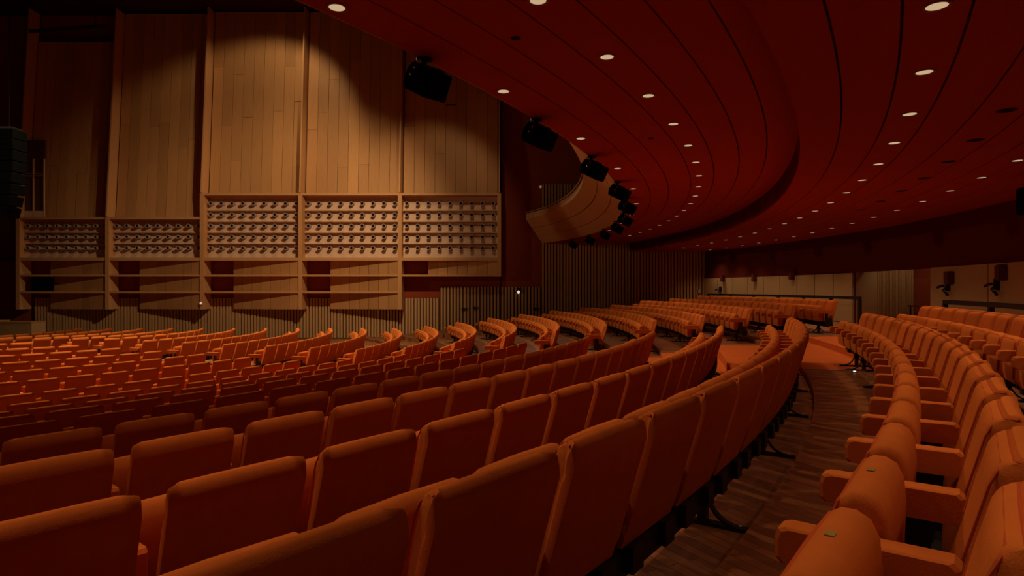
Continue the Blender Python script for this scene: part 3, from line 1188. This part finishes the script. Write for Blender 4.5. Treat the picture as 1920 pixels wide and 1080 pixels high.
bm = bmesh.new()
ARM = [(.175, .535), (.572, .535), (.586, .55), (.588, .60), (.580, .626), (.56, .634), (.19, .634), (.175, .62)]
loft(bm, ARM, [(-.044, (.012,), 0), (-.036, 1, 0), (.036, 1, .002), (.044, (.012,), 0)])
arm_me = mesh_of('armrest', bm, M['fabric'], False)
bm = bmesh.new()
box(bm, .265, .335, -.018, .018, .24, .545)
box(bm, .17, .265, -.014, .014, .28, .42)
post_me = mesh_of('armrest_post', bm, M['black'])
bm = bmesh.new()
box(bm, .16, .27, -.30, .30, .19, .305)
box(bm, .12, .16, -.22, -.12, .21, .318)
box(bm, .12, .16, .12, .22, .21, .318)
box(bm, .27, .36, -.05, .05, .22, .335)
beam_me = mesh_of('support_beam', bm, M['black'])
bm = bmesh.new()
box(bm, .225, .275, -.03, .03, 0.0, .22)
box(bm, .0, .50, -.03, .03, 0, .022)


def arc_strip(sx):
    pts = []
    for i in range(8):
        a = radians(90) * i / 7
        pts.append((.25 + sx * (.03 + .19 * (1 - cos(a))), .20 - .18 * sin(a)))
    pv = None
    for (x, z) in pts:
        row = [bm.verts.new((x, -.022, z)), bm.verts.new((x, .022, z)), bm.verts.new((x - sx * .006, .022, z - .014)), bm.verts.new((x - sx * .006, -.022, z - .014))]
        if pv:
            for a in range(4):
                bm.faces.new((pv[a], row[a], row[(a + 1) % 4], pv[(a + 1) % 4]))
        pv = row


arc_strip(1)
arc_strip(-1)
ped_me = mesh_of('pedestal', bm, M['black'])
bm = bmesh.new()
for xx in (.04, .46):
    bmesh.ops.create_icosphere(bm, subdivisions=1, radius=0.011, matrix=Matrix.Translation((xx, 0, .026)))
fb_me = mesh_of('bolt', bm, M['chrome'], True)
bm = bmesh.new()
box(bm, .388, .408, -.015, .015, .735, .7415)
plate_me = mesh_of('number_plate', bm, M['plate'])


def row_words(k):
    return ORD[3 - k] if k < 2 else 'last'


seats = []   # (distance, k, theta, block, index from aisle, is end seat, other end)
PHASE = {0: -0.6226, -1: -0.5831, -2: -0.524, -3: -0.6031}


def visible(x, y, z):
    if y < 0.75:
        return False
    u = 960 + FPX * x / y
    return -60 < u < 1990


for k in range(-14, 3):
    cx, cy, r = row_circle(k)
    st = W / r
    if k == 1:
        r += 0.07
        st = 0.01964
        first = -0.6572 + 0.5 * st
        n = int(round((th_at(1, y_near(1)) - (first - st / 2)) / st))
        ths = [first + i * st for i in range(n - 1, -2, -1)]
    elif k in PHASE:
        c0 = PHASE[k] + st * 0.47
        n = int(round((th_at(k, y_near(k)) - (c0 - st / 2)) / st))
        ths = [c0 + i * st for i in range(n - 1, -40, -1)]
    else:
        e = th_at(k, y_near(k))
        ths = [e - st * (i + 0.5) for i in range(40)]
    for i, th in enumerate(ths):
        if th < -1.45:
            break
        x, y = cx + r * cos(th), cy + r * sin(th)
        if not (visible(x, y, 0) or k == 1 or (k == 2 and visible(cx + (r - 0.4) * cos(th), cy + (r - 0.4) * sin(th), 0))):
            continue
        if k < 1 and hypot(x, y) < 1.0:
            continue
        seats.append((hypot(x, y), k, th, 'near', i + 1, i == 0))
for k in range(-18, 3):
    cx, cy, r = row_circle(k)
    st = W / r
    ys = y_far(k) if k >= -14 else y_far(-14) + 0.2
    a, b = th_at(k, ys), th_at(k, 26.8)
    n = int(round((b - a) / st))
    st = (b - a) / n
    for i in range(n):
        th = a + st * (i + 0.5)
        x, y = cx + r * cos(th), cy + r * sin(th)
        if not visible(x, y, 0):
            continue
        seats.append((hypot(x, y), k, th, 'far', i + 1, i == n - 1))
seats.sort()
print('seats', len(seats))
NEAR = seats[:300]
REST = seats[300:]
PARTS = [('backrest', back_me), ('seat_cushion', cush_me), ('armrest', arm_me), ('armrest_post', post_me), ('support_beam', beam_me)]
for n, (d, k, th, block, idx, end) in enumerate(NEAR):
    cx, cy, r = row_circle(k)
    lab = 'orange tip-up theatre seat, %s from the aisle, %s row, %s block' % (ORD[idx], ('last' if k == 2 else ORD[3 - k] + ' last'), block)
    if k == 1 and block == 'near':
        r += 0.07
    t = thing('theatre_seat', lab, 'seat', (cx + r * cos(th), cy + r * sin(th), row_floor(k)), th + pi, 'orange theatre seats in curved rows')
    for nm, me in PARTS:
        dy = 0.30 if nm in ('armrest', 'armrest_post') else 0.0
        o = link(nm, me, t, (0, dy, 0))
        if d < 9 and nm == 'backrest':
            link('piping', pip_me, o)
        if d < 9 and nm == 'seat_cushion':
            link('piping', seam_me, o)
            if k == 1 and d < 2.3:
                link('number_plate', plate_me, o)
    if end:
        link('armrest', arm_me, t, (0, -0.30, 0))
        link('armrest_post', post_me, t, (0, -0.30, 0))
    if idx % 3 == 2 or end:
        p = link('pedestal', ped_me, t, (0, 0.15, 0))
        link('bolt', fb_me, p)
# the remaining seats of the far block, joined
verts, faces, mats, smooth = [], [], [], []
mlist = [M['fabric'], M['black']]
for (d, k, th, block, idx, end) in REST:
    cx, cy, r = row_circle(k)
    mtx = Matrix.Translation((cx + r * cos(th), cy + r * sin(th), row_floor(k))) @ Matrix.Rotation(th + pi, 4, 'Z')
    lst = [(back_me, 0, 0), (cush_me, 0, 0), (arm_me, 0.30, 0), (post_me, 0.30, 1), (beam_me, 0, 1)]
    if end or idx == 1:
        lst += [(arm_me, -0.30, 0), (post_me, -0.30, 1)]
    if idx % 3 == 2 or end:
        lst.append((ped_me, 0.15, 1))
    for me, dy, mi in lst:
        b0 = len(verts)
        mm = mtx @ Matrix.Translation((0, dy, 0))
        verts += [tuple(mm @ v.co) for v in me.vertices]
        for p in me.polygons:
            faces.append([b0 + i for i in p.vertices])
            mats.append(mi)
            smooth.append(p.use_smooth)
me = bpy.data.meshes.new('distant_seats')
me.from_pydata(verts, [], faces)
for m in mlist:
    me.materials.append(m)
me.polygons.foreach_set('material_index', mats)
me.polygons.foreach_set('use_smooth', smooth)
me.update()
o = link('distant_seats', me)
o['kind'] = 'stuff'
o['label'] = 'remaining small orange theatre seats in the distant rows beyond the aisle'
o['category'] = 'seats'
o['group'] = 'orange theatre seats in curved rows'

# small floor light at the aisle edge
t = thing('floor_led', 'tiny bright floor light at the carpet edge of the aisle', 'floor light', (0, 0, 0))
th = th_at(1, y_near(1) - CARPET_IN, -0.35)
cx, cy, r = row_circle(1)
t.location = (cx + (r - 0.35) * cos(th), cy + (r - 0.35) * sin(th) - 0.05, row_floor(1))
bm = bmesh.new()
lathe(bm, [(0.035, 0), (0.035, 0.012), (0.02, 0.014)], 12)
link('housing', mesh_of('housing', bm, M['nosing'], True), t)
bm = bmesh.new()
lathe(bm, [(0.022, 0.014), (0.015, 0.02)], 10)
link('lens', mesh_of('lens', bm, M['led'], True), t)
